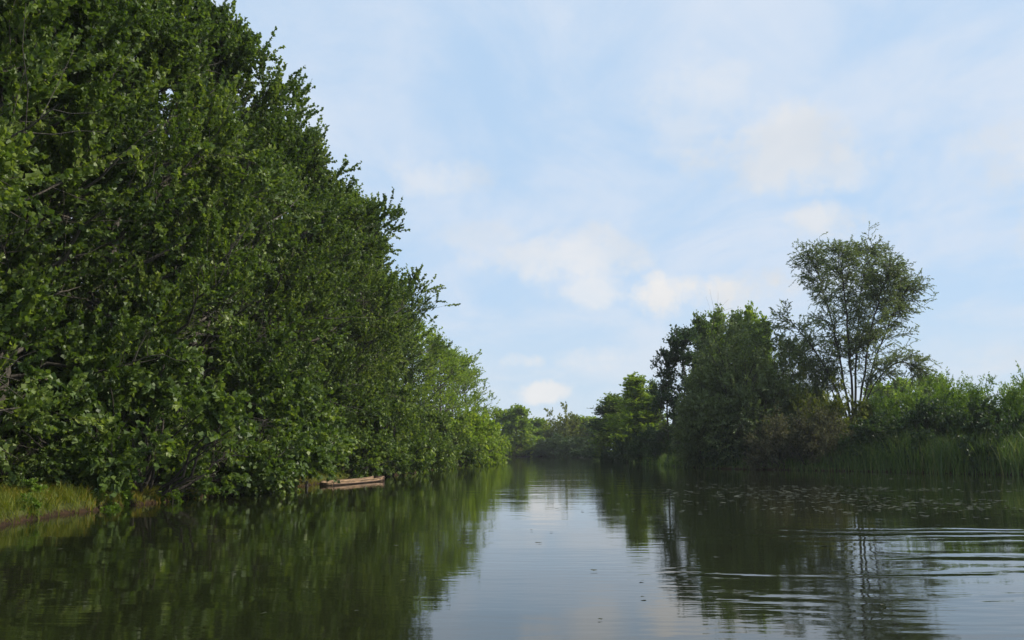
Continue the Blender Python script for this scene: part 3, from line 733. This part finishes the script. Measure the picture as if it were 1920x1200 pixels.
# ---- sky and sun
SUN_AZ, SUN_EL = R(88), R(40)
def sky():
    wd = bpy.data.worlds.new('World'); SC.world = wd; wd.use_nodes = True
    nt = wd.node_tree; N = nt.nodes; L = nt.links; N.clear()
    st = N.new('ShaderNodeTexSky'); st.sky_type = 'NISHITA'; st.sun_disc = False
    st.sun_elevation = SUN_EL; st.sun_rotation = SUN_AZ; st.air_density = 1.0; st.dust_density = 1.0; st.ozone_density = 1.0
    tc = N.new('ShaderNodeTexCoord')
    def math_(op, a, b=None, c=None, clamp=False):
        n = N.new('ShaderNodeMath'); n.operation = op; n.use_clamp = clamp
        for i, v in enumerate((a, b, c)):
            if v is None: continue
            if isinstance(v, (int, float)): n.inputs[i].default_value = v
            else: L.new(v, n.inputs[i])
        return n.outputs[0]
    def step(v, a, b, lo=0., hi=1.):
        n = N.new('ShaderNodeMapRange'); n.interpolation_type = 'SMOOTHSTEP'
        n.inputs[1].default_value = a; n.inputs[2].default_value = b; n.inputs[3].default_value = lo; n.inputs[4].default_value = hi
        L.new(v, n.inputs[0]); return n.outputs[0]
    def mix(f, a, b):
        n = N.new('ShaderNodeMix'); n.data_type = 'RGBA'
        for i, v in ((0, f), (6, a), (7, b)):
            if isinstance(v, tuple): n.inputs[i].default_value = v
            elif isinstance(v, (int, float)): n.inputs[i].default_value = v
            else: L.new(v, n.inputs[i])
        return n.outputs[2]
    sp = N.new('ShaderNodeSeparateXYZ'); L.new(tc.outputs['Generated'], sp.inputs[0])
    Z = math_('MAXIMUM', sp.outputs['Z'], 0.0)
    # cloud layer as a plane overhead
    den = math_('ADD', Z, 0.16)
    cb = N.new('ShaderNodeCombineXYZ'); L.new(math_('DIVIDE', sp.outputs['X'], den), cb.inputs[0]); L.new(math_('DIVIDE', sp.outputs['Y'], den), cb.inputs[1])
    def noise(vec, scale, detail=6, rough=.55, dist=0., stretch=(1, 1, 1), rot=0, loc=(0, 0, 0)):
        mp = N.new('ShaderNodeMapping'); mp.inputs['Scale'].default_value = stretch; mp.inputs['Rotation'].default_value = (0, 0, rot); mp.inputs['Location'].default_value = loc
        L.new(vec, mp.inputs[0])
        n = N.new('ShaderNodeTexNoise'); n.inputs['Scale'].default_value = scale; n.inputs['Detail'].default_value = detail
        n.inputs['Roughness'].default_value = rough; n.inputs['Distortion'].default_value = dist
        L.new(mp.outputs[0], n.inputs['Vector']); return n.outputs['Fac']
    veil = noise(cb.outputs[0], 0.9, 7, .55, .4, (1.0, 0.55, 1), R(25))
    wisp = noise(cb.outputs[0], 2.4, 10, .6, .5, (1.0, 0.65, 1), R(-35), (3, 1, 0))
    v = math_('ADD', math_('MULTIPLY', veil, .5), math_('MULTIPLY', wisp, .5))
    veilf = step(v, 0.39, 0.62, 0.34, 0.98)
    hz = step(Z, 0.0, 0.22, 1.0, 0.0)
    base = mix(veilf, SKY_BLUE_MIX(mix, st), (6.9, 7.8, 9.1, 1))
    base = mix(math_('MULTIPLY', hz, 0.55), base, (6.8, 7.8, 8.5, 1))
    # soft cumulus: soft lumps at directions given by where they stand in the sky
    dv = tc.outputs['Generated']
    nb = noise(dv, 12.0, 9, .62)
    acc = None
    for (px, py, rx, ry, a) in ((1450, 300, 150, 75, .75), (1560, 320, 90, 45, .55), (1250, 555, 75, 48, .95), (1405, 545, 85, 38, 1.0), (1060, 480, 170, 60, .60), (930, 440, 110, 30, .35),
                                (1110, 545, 80, 40, .55), (1530, 410, 70, 36, .7), (1900, 290, 90, 60, .6), (1030, 735, 60, 22, .8), (985, 675, 40, 18, .6), (1120, 670, 90, 26, .35),
                                (830, 330, 130, 40, .4), (1280, 200, 120, 90, .3), (1870, 670, 80, 25, .35), (2300, 350, 250, 90, .7), (300, 500, 300, 70, .6), (-500, 400, 300, 80, .6)):
        r = nrm(ray(px, py)); h = nrm(np.array([r[1], -r[0], 0.])); u = np.cross(h, r)
        def dot(vec):
            n = N.new('ShaderNodeVectorMath'); n.operation = 'DOT_PRODUCT'; L.new(dv, n.inputs[0]); n.inputs[1].default_value = tuple(vec); return n.outputs['Value']
        dx = math_('MULTIPLY', dot(h), FPX/rx); dy = math_('MULTIPLY', dot(u), FPX/ry)
        q = math_('ADD', math_('MULTIPLY', dx, dx), math_('MULTIPLY', dy, dy))
        q = math_('SUBTRACT', q, math_('MULTIPLY', math_('SUBTRACT', nb, .5), 6.0))
        f = step(q, 1.3, -0.1, 0.0, a)
        acc = f if acc is None else math_('MAXIMUM', acc, f)
    front = step(sp.outputs['Y'], 0.0, 0.2)
    acc = math_('MULTIPLY', acc, front)
    shade = noise(dv, 5.0, 4, .5)
    cc = mix(step(shade, .35, .65), (7.0, 7.4, 7.9, 1), (9.0, 8.85, 8.7, 1))
    col = mix(math_('MULTIPLY', acc, 1.0), base, cc)
    bg = N.new('ShaderNodeBackground'); bg.inputs[1].default_value = 0.10
    L.new(col, bg.inputs[0])
    o = N.new('ShaderNodeOutputWorld'); L.new(bg.outputs[0], o.inputs[0])
def SKY_BLUE_MIX(mix, st):
    return mix(0.75, st.outputs[0], (4.5, 7.3, 10.6, 1))
sky()
sl = bpy.data.lights.new('sun', 'SUN'); sl.energy = 5.0; sl.angle = R(0.6); sl.color = (1.0, 0.93, 0.80)
so = bpy.data.objects.new('sun', sl); C.objects.link(so)
sd = Vector((math.sin(SUN_AZ)*math.cos(SUN_EL), math.cos(SUN_AZ)*math.cos(SUN_EL), math.sin(SUN_EL)))
so.rotation_euler = sd.to_track_quat('Z', 'Y').to_euler(); so.location = (60, 40, 60)

# ------------------------------------------------------------------ render settings
SC.render.engine = 'CYCLES'
SC.cycles.max_bounces = 7; SC.cycles.diffuse_bounces = 3; SC.cycles.glossy_bounces = 3; SC.cycles.transmission_bounces = 3
SC.cycles.transparent_max_bounces = 4
SC.view_settings.view_transform = 'Standard'; SC.view_settings.look = 'None'; SC.view_settings.gamma = 1
SC.view_settings.exposure = 0.0
